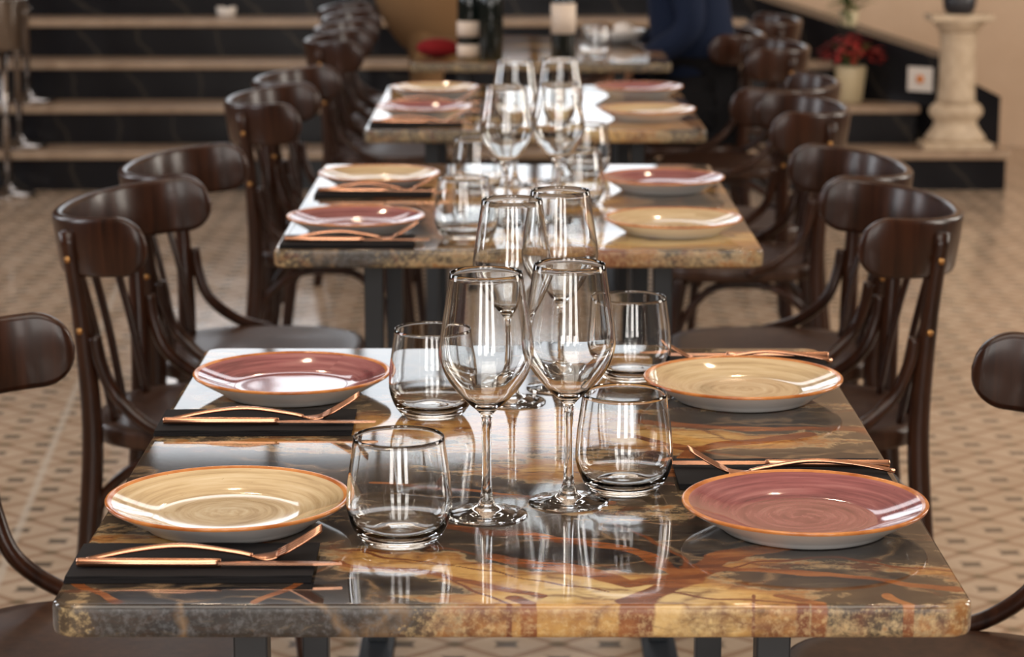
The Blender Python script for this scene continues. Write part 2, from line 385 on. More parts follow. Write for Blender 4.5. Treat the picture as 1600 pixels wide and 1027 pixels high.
# ------------------------------------------------------------------ marble tables
def seg_dist(X, Y, poly):
    best = np.full(X.shape, 9.0)
    for (x0, y0), (x1, y1) in zip(poly, poly[1:]):
        dx, dy = x1 - x0, y1 - y0; L2 = dx * dx + dy * dy + 1e-12
        t = np.clip(((X - x0) * dx + (Y - y0) * dy) / L2, 0, 1)
        best = np.minimum(best, np.hypot(X - x0 - t * dx, Y - y0 - t * dy))
    return best
def nfield(X, Y, sx, sy, seed, octv=4):
    out = np.empty(X.size); xs = X.ravel() * sx; ys = Y.ravel() * sy
    for i in range(out.size): out[i] = noise.fractal((xs[i], ys[i], seed), 1.0, 2.0, octv)
    return out.reshape(X.shape)
def table_top(idx, nx, ny, blobs, veins, thin, m, parent):
    Wd, Ln, T, rc = .80, 1.105, .030, .016
    xs = np.linspace(-Wd / 2, Wd / 2, nx); ys = np.linspace(0, Ln, ny)
    X, Y = np.meshgrid(xs, ys)
    wx = X + .018 * nfield(X, Y, 9, 9, 3.1 + idx, 3); wy = Y + .018 * nfield(X, Y, 9, 9, 8.7 + idx, 3)
    D = .53 + .24 * nfield(wx, wy, 3.2, 6.5, 21.3 * idx + .4)
    for (bx, by, rx, ry, an, amt) in blobs:
        c, s = math.cos(R(an)), math.sin(R(an)); px = (wx - bx) * c + (wy - by) * s; py = -(wx - bx) * s + (wy - by) * c
        D = D + amt * np.exp(-((px / rx) ** 2 + (py / ry) ** 2) ** 1.3)
    V = np.zeros(X.shape)
    for wd, poly in veins: V = np.maximum(V, np.clip(1.0 - .5 * seg_dist(wx, wy, poly) / wd, 0, 1))
    W = np.zeros(X.shape)
    for wd, poly in thin: W = np.maximum(W, np.clip(1.0 - .5 * seg_dist(wx, wy, poly) / wd, 0, 1))
    D = np.clip(D, 0.02, .98)
    # rounded corners in plan
    CR = .02
    PX, PY = X.copy(), Y.copy()
    for sx in (-1, 1):
        for y0, sy in ((0, 1), (Ln, -1)):
            cx, cy = sx * (Wd / 2 - CR), y0 + sy * CR
            ex, ey = (X - cx) * sx, (cy - Y) * sy
            k = (ex > 0) & (ey > 0)
            q = np.maximum(ex, ey) / np.maximum(np.hypot(ex, ey), 1e-9)
            PX = np.where(k, cx + (X - cx) * q, PX); PY = np.where(k, cy + (Y - cy) * q, PY)
    verts = [(PX[j, i], PY[j, i], 0) for j in range(ny) for i in range(nx)]
    col = [(D[j, i], V[j, i], W[j, i], 1) for j in range(ny) for i in range(nx)]
    faces = [(j * nx + i, j * nx + i + 1, (j + 1) * nx + i + 1, (j + 1) * nx + i) for j in range(ny - 1) for i in range(nx - 1)]
    ring = [i for i in range(nx)] + [j * nx + nx - 1 for j in range(1, ny)] + [(ny - 1) * nx + i for i in range(nx - 2, -1, -1)] + [j * nx for j in range(ny - 2, 0, -1)]
    prev = ring; n = len(ring)
    # normals in plan for the rounded edge
    P = [Vector(verts[k]) for k in ring]
    nr = []
    for k in range(n):
        t = P[(k + 2) % n] - P[k - 2]; nr.append(Vector((t.y, -t.x, 0)).normalized())
    prof = [(.0025, -.0008), (.004, -.0035)] + [(.0045, -z) for z in (.008, .014, .019, .0245)] + [(.0035, -.0285), (.0005, -.030)]
    for off, dz in prof:
        cur = []
        for k in range(n):
            # the sawn edge shows the stone a little further in
            kk = ring[k]; b = len(verts)
            wob = .0011 * noise.noise((P[k].x * 60, P[k].y * 60, dz * 60))
            q = P[k] + nr[k] * (off + wob * (1 if -.026 < dz < -.004 else 0)); verts.append((q.x, q.y, dz)); col.append(col[kk]); cur.append(b)
        for k in range(n): faces.append((prev[k], cur[k], cur[(k + 1) % n], prev[(k + 1) % n]))
        prev = cur
    faces.append(tuple(prev))
    o = mesh_obj('table_top', verts, faces, m, parent)
    ca = o.data.color_attributes.new('mark', 'FLOAT_COLOR', 'POINT')
    ca.data.foreach_set('color', np.array(col, dtype=np.float32).ravel())
    o.location = (0, 0, .75)
    return o
T1_blobs = [  # x, y, rx, ry, angle, amount (+ dark, - gold)
    (-.20, .03, .20, .055, 4, .34), (-.38, .03, .03, .05, 0, -.30), (.02, .05, .14, .06, -12, -.30), (.18, .09, .13, .07, 10, -.30),
    (.27, .075, .13, .035, -8, .34), (.35, .02, .10, .02, 0, .15), (.05, .135, .075, .04, -8, .42), (.155, .135, .03, .028, 0, .45),
    (.28, .17, .12, .035, 0, .22), (-.10, .13, .12, .05, -10, -.22), (-.30, .20, .10, .02, 0, -.38), (-.24, .38, .20, .06, 5, .16),
    (-.28, .50, .10, .03, 0, .22), (.22, .60, .13, .05, 0, -.30), (.30, .53, .09, .025, -6, .34), (.16, .50, .05, .03, 0, .30), (.28, .68, .14, .03, 0, .20),
    (0, .33, .10, .05, 0, .20), (.06, .47, .10, .06, 0, -.18), (-.1, .66, .2, .07, 0, -.1), (-.2, .95, .25, .1, 0, .2), (.2, .95, .2, .1, 0, -.12), (.05, .02, .20, .02, 0, -.2), (.33, .25, .08, .05, 0, .15)]
T1_veins = [(.013, [(.10, .0), (.135, .045), (.165, .09), (.185, .14), (.25, .175), (.30, .20)]),
            (.012, [(-.02, .155), (.05, .10), (.10, .06), (.16, .085)]), (.006, [(.165, .12), (.26, .10), (.33, .07), (.40, .05)]),
            (.005, [(-.19, .085), (-.205, .05), (-.225, .0)]), (.005, [(-.395, .06), (-.36, .03), (-.345, 0)]),
            (.010, [(.165, .09), (.12, .15), (.07, .19), (.02, .22), (-.06, .24)]), (.006, [(-.16, .13), (-.05, .08), (.03, .02)]),
            (.012, [(.17, .44), (.19, .52), (.20, .56), (.25, .59), (.33, .62)]), (.008, [(.20, .56), (.14, .60), (.10, .64)]), (.010, [(.12, .69), (.25, .66), (.40, .64)]),
            (.007, [(.0, .02), (.02, .0)]), (.006, [(.24, .03), (.27, .0)]), (.006, [(.33, .03), (.355, 0)]), (.005, [(-.15, .42), (-.02, .36), (.10, .33)])]
T1_thin = [(.0022, [(.165, .09), (.22, .13), (.30, .135), (.40, .10)]), (.0022, [(.135, .045), (.20, .02), (.26, .0)]), (.002, [(-.14, .16), (-.02, .10), (.08, .03)]),
           (.002, [(-.1, .19), (.02, .14), (.10, .10)]), (.002, [(.20, .56), (.29, .50), (.40, .455)]), (.002, [(.10, .50), (.18, .45), (.22, .42)]),
           (.0018, [(-.33, .24), (-.26, .19), (-.12, .16)]), (.002, [(.165, .12), (.13, .19), (.11, .26)]), (.002, [(-.07, .09), (-.03, .04), (.0, 0)]), (.002, [(.2, .0), (.215, .03)])]
def rnd_marks(seed):
    rg = random.Random(seed)
    bl = [(rg.uniform(-.4, .4), rg.uniform(0, 1.1), rg.uniform(.08, .2), rg.uniform(.03, .08), rg.uniform(-15, 15), rg.choice([-.32, -.25, .22, .30])) for _ in range(22)]
    bl += [(.25, .15, .25, .12, 0, -.25)]
    ve = []
    for _ in range(9):
        x, y = rg.uniform(-.4, .3), rg.uniform(0, 1.1); p = [(x, y)]
        for _ in range(4): x += rg.uniform(.02, .1); y += rg.uniform(-.06, .05); p.append((x, y))
        ve.append((rg.uniform(.004, .011), p))
    return bl, ve, []
tables = [(0, 2.023, 0), (.011, 3.93, 0), (.055, 5.66, 0), (.091, 7.50, 0)]
tlab = ['nearest rainforest marble table in the foreground with four wine glasses', 'second marble table back with four plates and four wine glasses',
        'third marble table back with four plates and no glassware', 'farthest marble table carrying the dark wine bottles']
for i, (tx, ty, tr) in enumerate(tables):
    t = empty('marble_table', (tx, ty, 0), tr)
    tag(t, tlab[i], 'table', 'marble dining tables in a row')
    mm = marble_mat('rainforest_marble', (i * 3.7, i * 1.9, 0))
    if i == 0: table_top(i, 301, 401, T1_blobs, T1_veins, T1_thin, mm, t)
    else: table_top(i, 101, 141, *rnd_marks(40 + i), mm, t)
    for lx in (-.25, .25):
        for ly in (.20, .93):
            bevel(MB().box(lx - .0165, lx + .0165, ly - .0165, ly + .0165, .012, .70).build('leg', M['iron'], t, False), .002, 2)
        bevel(MB().box(lx - .03, lx + .03, .09, 1.03, 0, .012).build('foot_bar', M['iron'], t, False), .002, 2)
    fr = MB()
    for lx in (-.25, .25): fr.box(lx - .0165, lx + .0165, .13, 1.0, .70, .7198)
    for ly in (.20, .93): fr.box(-.234, .234, ly - .0165, ly + .0165, .701, .7197)
    fr.build('under_frame', M['iron'], t, False)

# ------------------------------------------------------------------ bentwood chairs
def chair_proto():
    root = empty('bentwood_chair')
    Z = .427
    # crest rail: a tall flat band bent round in a U with rounded ends
    def U(a):   # open, slightly squared arc
        c, q = math.cos(a), math.sin(a); e = .84
        return Vector((math.copysign(abs(c) ** e, c) * .253, -.045 - .195 * abs(q) ** e, 0))
    pts = [U(PI + PI * i / 160) for i in range(161)]
    L = [0]
    for a, b in zip(pts, pts[1:]): L.append(L[-1] + (b - a).length)
    n = 90; path = []
    for k in range(n + 1):
        s = L[-1] * (.5 - .5 * math.cos(PI * k / n) * (1 if True else 0)); s = L[-1] * (.35 * (k / n) + .65 * (.5 - .5 * math.cos(PI * k / n)))
        j = min(max(1, int(np.searchsorted(L, s))), 160); q = (s - L[j - 1]) / max(L[j] - L[j - 1], 1e-9)
        path.append((pts[j - 1].lerp(pts[j], q), s))
    S = L[-1]; r_end = .050; hh = .050; th = .0100
    sec = []
    for a in range(16):   # rounded upright section (thickness, height)
        an = 2 * PI * a / 16; sec.append((math.copysign(abs(math.cos(an)) ** .55, math.cos(an)), math.copysign(abs(math.sin(an)) ** .22, math.sin(an))))
    V = []; Fc = []
    for k, (p, s) in enumerate(path):
        e = min(s, S - s); g = 1.0 if e > r_end else math.sqrt(max(1e-4, 1 - ((r_end - e) / r_end) ** 2))
        h = hh * max(g, .03); tk = th * max(min(1, g * 1.6), .15)
        tn = (path[min(k + 1, n)][0] - path[max(k - 1, 0)][0]).normalized(); nm = Vector((tn.y, -tn.x, 0))
        lean = .14
        for (a, b) in sec:
            q = p + nm * (a * tk); z = .748 + b * h
            V.append((q.x, q.y - (b * h) * lean, z + (q.y + .14) * .085))
    m16 = 16
    for k in range(n):
        for a in range(m16): Fc.append((k * m16 + a, k * m16 + (a + 1) % m16, (k + 1) * m16 + (a + 1) % m16, (k + 1) * m16 + a))
    Fc.append(tuple(range(m16))); Fc.append(tuple(range(n * m16, (n + 1) * m16)))
    mesh_obj('crest_rail', V, Fc, M['wood'], root)
    # seat
    sv = []; sf = []; NA = 48
    def SE(a, k):
        c, s = math.cos(a), math.sin(a); e = .72
        x = math.copysign(abs(c) ** e, c) * .212; y = math.copysign(abs(s) ** e, s) * .205
        x *= 1 + .05 * (y / .2)
        return x * k, y * k + .01
    rings = [(.0, -.006), (.45, -.006), (.75, -.004), (.86, -.001), (.95, 0), (.985, -.003), (1, -.010), (1, -.028), (.985, -.034), (.92, -.036), (0, -.036)]
    mb = MB(); rows = []
    for (k, dz) in rings:
        if k == 0: rows.append([len(sv)]); sv.append((0, .01, Z + dz))
        else:
            rows.append(list(range(len(sv), len(sv) + NA)))
            for j in range(NA): x, y = SE(2 * PI * j / NA, k); sv.append((x, y, Z + dz))
    for a, b in zip(rows, rows[1:]):
        for j in range(NA):
            j2 = (j + 1) % NA
            if len(a) == 1: sf.append((a[0], b[j], b[j2]))
            elif len(b) == 1: sf.append((a[j], b[0], a[j2]))
            else: sf.append((a[j], b[j], b[j2], a[j2]))
    mesh_obj('seat', sv, sf, M['seat'], root)
    for sx in (-1, 1):
        # rear leg and back post in one bent piece, standing outside the rail
        pl = smooth_line([(sx * .182, -.210, 0), (sx * .176, -.180, .25), (sx * .176, -.168, .427), (sx * .196, -.176, .62), (sx * .2140, -.190, .772)], 26)
        rr = [.0125 + .0035 * math.sin(PI * min(1, i / 20)) for i in range(27)]; rr[-1] = .011
        MB().tube(pl, rr, 12, (1, 1.2)).build('back_post', M['wood'], root)
        pl = smooth_line([(sx * .160, .150, .393), (sx * .168, .165, .30), (sx * .182, .195, 0)], 14)
        MB().tube(pl, [.019 - .007 * i / 14 for i in range(15)], 12).build('front_leg', M['wood'], root)
        # bentwood arm brace from post to seat
        pl = smooth_line([(sx * .197, -.153, .590), (sx * .194, -.146, .545), (sx * .189, -.122, .487), (sx * .204, -.068, .440), (sx * .2225, .0, .415)], 22)
        MB().tube(pl, .0115, 10).build('arm_brace', M['wood'], root)
        # arch under the seat
        pl = smooth_line([(sx * .171, -.172, .20), (sx * .171, -.156, .30), (sx * .175, -.075, .370), (sx * .170, .01, .382), (sx * .166, .085, .366), (sx * .168, .148, .29), (sx * .172, .162, .20)], 30)
        MB().tube(pl, .010, 10).build('leg_arch', M['wood'], root)
        for z in (.60, .775 - .05):
            MB().ball((sx * (.2065 if z < .65 else .2225), -.176 if z < .65 else -.188, z), .006, .6, 1, 1, 6).build('screw', M['brass'], root)
    pl = smooth_line([(-.165, .163, .20), (-.150, .160, .30), (-.08, .150, .366), (0, .147, .382), (.08, .150, .366), (.150, .160, .30), (.165, .163, .20)], 30)
    MB().tube(pl, .010, 10).build('leg_arch', M['wood'], root)
    for x in (-.126, -.043, .043, .126):
        yb = -.170 + .07 * (x / .2) ** 2; yt = -.040 - .192 * (1 - (abs(x) / .253) ** 2.38) ** .42
        pl = smooth_line([(x * .92, yb, .415), (x * .955, yb * .62 + yt * .38, .56), (x, yt, .73)], 10)
        MB().tube(pl, .0095, 8, (1.85, .62)).build('back_slat', M['wood'], root)
    return root
CH = Proto(chair_proto())
# facing +x for the chairs on the left, -x on the right; (x of seat centre, y, turn)
chairs = [
    (-.53, 2.86, -90, 'dark bentwood chair left of the nearest table, cut off by the left frame edge'),
    (.535, 2.73, 90, 'dark bentwood chair right of the nearest table, cut off by the right frame edge'),
    (-.535, 4.185, -95, 'large dark bentwood chair left of the second table, full backrest in view'),
    (-.51, 4.725, -92, 'bentwood chair left of the second table, next chair behind the largest one'),
    (.525, 4.185, 90, 'large dark bentwood chair right of the second table, full backrest in view'),
    (.525, 4.715, 90, 'bentwood chair right of the second table, just behind the large one in full view'),
    (-.46, 6.03, -90, 'bentwood chair left of the third table, nearer of the pair'),
    (-.445, 6.56, -92, 'bentwood chair left of the third table, farther of the pair'),
    (.56, 5.83, 88, 'bentwood chair right of the third table, nearer of the pair'),
    (.61, 6.43, 68, 'bentwood chair right of the third table turned so its pale shining rail end faces us'),
    (-.425, 7.95, -90, 'bentwood chair left of the farthest table, nearest of four receding rails'),
    (-.435, 8.475, -90, 'bentwood chair left of the farthest table, second of four receding rails'),
    (-.45, 9.0, -90, 'bentwood chair beyond the farthest table, third of four receding rails'),
    (-.50, 9.525, -90, 'bentwood chair in front of the stairs, last of four receding rails'),
    (.685, 7.66, 86, 'bentwood chair right of the farthest table, dark rail before the grey stair panel'),
    (.60, 8.22, 90, 'bentwood chair right of the farthest table on which the person in navy sits'),
    (.80, 8.85, 80, 'bentwood chair behind the person in navy at the foot of the stairs'),
]
for x, y, a, lab in chairs:
    CH.put((x, y, 0), R(a), lab, 'chair', 'dark bentwood chairs along the tables')

# ------------------------------------------------------------------ tableware
def plate_proto(glaze):
    root = empty('dinner_plate')
    top = [(0, .0085), (.03, .0085), (.058, .0088), (.072, .0100), (.088, .0145), (.102, .0195), (.1125, .0238)]
    MB().lathe(smooth_prof(top, 30), 72).build('glazed_face', glaze, root)
    MB().lathe([(.1125, .0238), (.1150, .0250), (.1172, .0256), (.1188, .0252), (.1194, .0240), (.1186, .0222)], 72).build('rim_band', M['rim'], root)
    und = [(.1186, .0222), (.112, .0182), (.102, .0124), (.092, .0066), (.085, .0024), (.081, -.0012), (.0785, -.0020), (.076, -.0015), (.074, .000), (0, .0008)]
    MB().lathe(und, 72).build('underside', M['white_glaze'], root)
    return root
PC, PP = Proto(plate_proto(M['cream'])), Proto(plate_proto(M['purple']))
ZT = .7503
plates = [(PC, -.277, 2.283, 'cream brushed plate with orange rim, front left of the nearest table'),
          (PP, .284, 2.268, 'plum brushed plate with orange rim, front right of the nearest table'),
          (PP, -.266, 2.859, 'plum brushed plate at the far left of the nearest table, reflecting the window'),
          (PC, .277, 2.832, 'cream brushed plate with orange rim, far right of the nearest table'),
          (PP, -.270, 4.135, 'plum plate at the front left of the second table'), (PC, .277, 4.113, 'cream plate at the front right of the second table'),
          (PC, -.260, 4.700, 'cream plate at the far left of the second table'), (PP, .292, 4.643, 'plum plate at the far right of the second table'),
          (PP, -.215, 5.964, 'plum plate at the front left of the third table'), (PC, .330, 5.904, 'cream plate at the front right of the third table'),
          (PC, -.205, 6.457, 'cream plate at the far left of the third table'), (PP, .339, 6.475, 'plum plate at the far right of the third table')]
for k, (pr, x, y, lab) in enumerate(plates):
    pr.put((x, y, ZT + .0021), k * 2.1, lab, 'plate', 'brushed glaze dinner plates')

def wine_proto():
    root = empty('wine_glass')
    out = smooth_prof([(.0048, .040), (.0046, .075), (.0052, .098), (.0085, .1050), (.0200, .1155), (.0335, .1310), (.0428, .1475), (.0463, .1630), (.0453, .1790), (.0412, .2060), (.0356, .2435)], 60)
    inn = smooth_prof([(.0347, .2435), (.0402, .2060), (.0443, .1790), (.0452, .1632), (.0417, .1485), (.0323, .1327), (.0186, .1175), (.0070, .1115), (0, .1105)], 50)
    foot = [(0, 0.0004), (.030, .0004), (.0395, 0), (.0405, .0008), (.0399, .0016), (.030, .0026), (.018, .0048), (.0095, .0098), (.0062, .019), (.0052, .028)]
    MB().lathe([(0, .0004)] + foot[1:] + out + [(.03515, .2441)] + inn, 64).build('glass_body', M['glass'], root)
    return root
def tumbler_proto():
    root = empty('water_tumbler')
    out = smooth_prof([(.0340, .0005), (.0385, .0045), (.0447, .0140), (.0493, .0280), (.0502, .0410), (.0486, .0620), (.0456, .0830), (.0430, .1020)], 36)
    inn = smooth_prof([(.0418, .1020), (.0444, .0830), (.0474, .0620), (.0489, .0415), (.0478, .0290), (.0415, .0155), (.0270, .0095), (0, .0082)], 36)
    MB().lathe([(0, .003), (.022, .0025), (.029, 0)] + out + [(.0424, .1028)] + inn, 64).build('glass_body', M['glass'], root)
    return root
# each glass is a single mesh: make the body itself the thing
def single(o, name):
    b = o.children[0]; b.parent = None; b.name = name; bpy.data.objects.remove(o); return b
WG = Proto(single(wine_proto(), 'wine_glass')); TU = Proto(single(tumbler_proto(), 'water_tumbler'))
wines = [(-.025, 2.312, 'wine glass at the front left of the nearest table centre, beside the foremost tumbler'),
         (.057, 2.360, 'wine glass at the front right of the nearest table centre'),
         (.000, 2.812, 'wine glass at the back left of the nearest table centre, behind the front pair'),
         (.058, 2.889, 'wine glass at the back right of the nearest table centre, its foot half hidden'),
         (-.010, 4.20, 'wine glass on the second table, front left of its four'), (.082, 4.245, 'wine glass on the second table, front right of its four'),
         (.006, 4.71, 'wine glass on the second table, back left of its four'), (.094, 4.765, 'wine glass on the second table, back right of its four')]
for k, (x, y, lab) in enumerate(wines): WG.put((x, y, ZT), k * .7, lab, 'wine glass', 'wine glasses down the table centres')
tums = [(-.107, 2.221, 'empty tumbler beside the front cream plate, foremost glass of all'), (.115, 2.409, 'empty tumbler beside the front plum plate on the right'),
        (-.093, 2.746, 'empty tumbler next to the plum plate at the far left of the nearest table'), (.148, 2.948, 'empty tumbler next to the cream plate at the far right of the nearest table'),
        (-.082, 4.06, 'tumbler on the second table beside its front plum plate'), (.122, 4.45, 'tumbler on the second table right of its wine glasses, nearer one'),
        (-.068, 4.62, 'tumbler on the second table beside its cream plate on the left'), (.150, 4.88, 'tumbler on the second table right of its wine glasses, farther one')]
for k, (x, y, lab) in enumerate(tums): TU.put((x, y, ZT), k * .9, lab, 'tumbler', 'stemless water tumblers')

# napkin: folded in layers, local x along the cutlery
def napkin_proto():
    mb = MB(); NX, NY = 22, 10; LX, LY = .222, .108
    layers = 4
    for l in range(layers):
        z0 = .0002 + l * .0015; sh = .0012 * l; V = []; Fc = []
        for face in (0, 1):
            for j in range(NY + 1):
                for i in range(NX + 1):
                    x = -LX / 2 + LX * i / NX + sh * .3; y = -LY / 2 + LY * j / NY + sh * (1 if j == 0 else 0) * .8
                    wv = .0006 * math.sin(i * .7 + l * 1.9) * (l / 3) if face or l else 0
                    V.append((x, y, z0 + (.0014 if face else 0) + wv * .6))
        W_ = NX + 1; N_ = W_ * (NY + 1)
        for j in range(NY):
            for i in range(NX):
                a = j * W_ + i; Fc.append((a, a + W_, a + W_ + 1, a + 1)); Fc.append((N_ + a, N_ + a + 1, N_ + a + W_ + 1, N_ + a + W_))
        rg = list(range(W_)) + [j * W_ + NX for j in range(1, NY + 1)] + [NY * W_ + i for i in range(NX - 1, -1, -1)] + [j * W_ for j in range(NY - 1, 0, -1)]
        for a, b in zip(rg, rg[1:] + rg[:1]): Fc.append((a, b, b + N_, a + N_))
        mb.add(V, Fc)
    o = mb.build('folded_napkin', M['napkin'], None, False); return o
def fork_proto():
    root = empty('dinner_fork')
    def strip(P, wd, th, name):
        V = []; Fc = []; n = len(P)
        for i, p in enumerate(P):
            t = (P[min(i + 1, n - 1)] - P[max(i - 1, 0)]).normalized(); up = Vector((-t.z, 0, t.x))
            for a in range(10):
                an = 2 * PI * a / 10; V.append(p + Vector((0, math.cos(an) * wd[i], 0)) + up * math.sin(an) * th[i])
        for i in range(n - 1):
            for a in range(10): Fc.append((i * 10 + a, i * 10 + (a + 1) % 10, (i + 1) * 10 + (a + 1) % 10, (i + 1) * 10 + a))
        Fc.append(tuple(range(10))); Fc.append(tuple(range((n - 1) * 10, n * 10)))
        return MB().add(V, Fc)
    P = smooth_line([(-.105, 0, .0026), (-.06, 0, .0115), (-.015, 0, .0150), (.03, 0, .0085), (.048, 0, .0045)], 24)
    wd = [.0060 - .0032 * min(1, i / 18) for i in range(25)]; wd[0] = .003
    strip(P, wd, [.0024] * 25, '').build('handle', M['copper'], root)
    hd = MB()
    Pb = smooth_line([(.046, 0, .0046), (.054, 0, .0032), (.064, 0, .0036), (.072, 0, .0062)], 10)
    wb = [.0026 + .0104 * (.5 - .5 * math.cos(PI * min(1, i / 6))) for i in range(11)]
    b = strip(Pb, wb, [.0013] * 11, ''); hd.add(b.v, b.f)
    for k in range(4):
        yy = -.0105 + .0070 * k
        Pt = [Vector((p[0], yy * p[2], p[1])) for p in ((.071, .0058, 1), (.082, .0115, 1), (.094, .0185, .97), (.106, .0262, .95), (.112, .0300, .94))]
        V = []; n = 5; base = MB(); Fc = []
        for i, p in enumerate(Pt):
            w_ = [.0022, .0021, .0020, .0016, .0006][i]
            for (dy, dz) in ((-w_, -.0009), (w_, -.0009), (w_, .0009), (-w_, .0009)): V.append(p + Vector((-dz * .6, dy, dz)))
        for i in range(n - 1):
            for a in range(4): Fc.append((i * 4 + a, i * 4 + (a + 1) % 4, (i + 1) * 4 + (a + 1) % 4, (i + 1) * 4 + a))
        Fc += [(0, 1, 2, 3), (16, 17, 18, 19)]
        hd.add(V, Fc)
    hd.build('tines', M['copper'], root)
    return root
def knife_proto():
    root = empty('dinner_knife')
    h = MB(); pts = [(-.115, .0038), (-.113, .0050), (-.06, .0055), (-.005, .0052), (.010, .0042), (.016, .0032)]
    V = []; Fc = []
    for x, w_ in pts:
        for a in range(12):
            an = 2 * PI * a / 12; V.append((x, math.cos(an) * w_ * 1.0, .0045 + math.sin(an) * .0042))
    for i in range(len(pts) - 1):
        for a in range(12): Fc.append((i * 12 + a, i * 12 + (a + 1) % 12, (i + 1) * 12 + (a + 1) % 12, (i + 1) * 12 + a))
    Fc += [tuple(range(12)), tuple(range(60, 72))]
    h.add(V, Fc).build('handle', M['copper'], root)
    b = MB(); top = [(.014, .0034), (.03, .0060), (.07, .0078), (.10, .0078), (.118, .0055), (.126, .0005)]
    V = []; Fc = []
    for x, yu in top:
        yl = -.0034 if x < .11 else -.0034 + (x - .11) * .2
        V += [(x, yl, .0058), (x, yu, .0044), (x, yu, .0040), (x, yl, .0034)]
    for i in range(len(top) - 1):
        for a in range(4): Fc.append((i * 4 + a, i * 4 + (a + 1) % 4, (i + 1) * 4 + (a + 1) % 4, (i + 1) * 4 + a))
    Fc += [(0, 1, 2, 3), (20, 21, 22, 23)]
    b.add(V, Fc).build('blade', M['copper'], root, False)
    return root
NP, FK, KN = Proto(napkin_proto()), Proto(fork_proto()), Proto(knife_proto())
NZ = ZT + .0066
sets = [  # napkin centre, side, where it lies
    (-.292, 2.137, 1, 'at the front left of the nearest table', 0), (-.292, 2.692, 1, 'before the far left plum plate of the nearest table', 0),
    (.283, 2.462, -1, 'behind the front right plum plate of the nearest table', 0), (.290, 3.020, -1, 'behind the far right cream plate of the nearest table', 0),
    (-.275, 3.995, 1, 'at the front left of the second table', 0), (-.265, 4.585, 1, 'between the two left plates of the second table', 0),
    (-.230, 5.775, 1, 'at the front left of the third table', 0), (-.215, 6.235, 1, 'between the two left plates of the third table', 0)]
for k, (x, y, s, where, rz) in enumerate(sets):
    rot = 0 if s > 0 else PI
    NP.put((x, y, ZT), rot + R(.6), 'black folded napkin ' + where, 'napkin', 'black folded napkins under the cutlery')
    ky, fy = (y - .027, y - .005) if s > 0 else (y + .012, y - .018)
    KN.put((x + (.012 if s > 0 else .0), ky, NZ), rot - R(1.0), 'copper coloured knife on the napkin ' + where, 'knife', 'copper knives')
    FK.put((x + (.006 if s > 0 else .012), fy, NZ - .0004), rot + R(3.0), 'copper coloured fork on the napkin ' + where, 'fork', 'copper forks')

# ------------------------------------------------------------------ things on the farthest table
def bottle(name, x, y, labels, lab, grp='dark wine bottles on the farthest table'):
    root = empty(name, (x, y, ZT)); tag(root, lab, 'bottle', grp)
    pr = [(0, .004), (.030, .002), (.036, 0), (.0385, .004), (.0385, .185), (.036, .205), (.026, .225), (.0165, .240), (.0145, .26), (.0145, .295), (.016, .297), (.016, .307), (.0145, .309), (0, .309)]
    MB().lathe(pr, 40).build('bottle_glass', M['bottle'], root)
    MB().lathe([(.0148, .262), (.0152, .262), (.0152, .294), (.0148, .294)], 32, closed=True).build('neck_foil', M['darkpot'], root)
    for z0, z1 in labels:
        MB().lathe([(.0387, z0), (.0391, z0), (.0391, z1), (.0387, z1)], 40, closed=True).build('label', M['label'], root)
    return root
bottle('wine_bottle', .160, 7.58, [(.085, .178)], 'dark wine bottle with one tall cream label, right of centre on the farthest table')
bottle('wine_bottle', -.134, 7.66, [(.006, .045), (.070, .118)], 'dark bottle with two cream label bands, leftmost on the farthest table')
bottle('wine_bottle', -.066, 7.60, [], 'dark unlabelled bottle with a blue window reflection on the farthest table')
bo = empty('serving_bowl', (.345, 8.30, ZT)); tag(bo, 'wide pale bowl of food near the right end of the farthest table', 'bowl')
MB().lathe([(0, .006), (.05, .008), (.085, .022), (.108, .044), (.111, .044), (.109, .038), (.09, .016), (.055, .002), (.05, 0), (0, .001)], 56).build('bowl_body', M['white_glaze'], bo)
for k, (dx, dy, r, m, nm, lb) in enumerate([(-.04, 0, .032, 'food', 'bread_roll', 'crusty brown roll in the pale bowl'), (.035, .0, .030, 'bowl_highlight', 'highlight_lump', 'white lump painted as a highlight in the pale bowl')]):  # second lump is a bright highlight made as a white solid
    tag(MB().ball((.345 + dx, 8.30 + dy, ZT + .043), r, 1.25, 1, .85).build(nm, M[m]), lb, 'food')
TU.put((.262, 7.66, ZT), 0, 'tumbler on the farthest table right of the labelled bottle', 'tumbler', 'stemless water tumblers')
pou = MB().ball((0, 0, .03), .03, 2.3, 1.4, 1.0).build('cloth_pouch', M['red']); pou.location = (-.235, 7.70, ZT)
tag(pou, 'red cloth pouch on the left end of the farthest table', 'pouch')

# ------------------------------------------------------------------ background objects by the stairs
def stand(name, x, y, z, h, lab, bucket=False):
    root = empty(name, (x, y, z)); tag(root, lab, 'stand' if not bucket else 'bucket stand', 'chrome posts by the stairs')
    MB().lathe([(0, 0), (.11, 0), (.115, .006), (.108, .014), (.06, .026), (.022, .036), (.016, .05), (0, .05)], 36).build('base', M['chrome'], root)
    MB().tube([(0, 0, .045), (0, 0, h)], .0135 if not bucket else .016, 14).build('pole', M['chrome'], root)
    if bucket:
        MB().lathe([(0, h), (.075, h), (.080, h + .006), (.098, h + .19), (.104, h + .205), (.102, h + .212), (.095, h + .20), (.076, h + .012), (0, h + .008)], 40).build('bucket', M['chrome'], root)
        for s in (-1, 1):
            MB().tube([(s * (.1 + .018 * math.sin(a)), .018 * math.cos(a), h + .15 - .0 + .018 * math.sin(a * 1)) for a in [2 * PI * i / 16 for i in range(17)]], .004, 8).build('ring_handle', M['chrome'], root)
    else:
        MB().lathe([(0, h - .02), (.024, h - .018), (.028, h), (.020, h + .022), (0, h + .03)], 24).build('cap', M['chrome'], root)
    return root
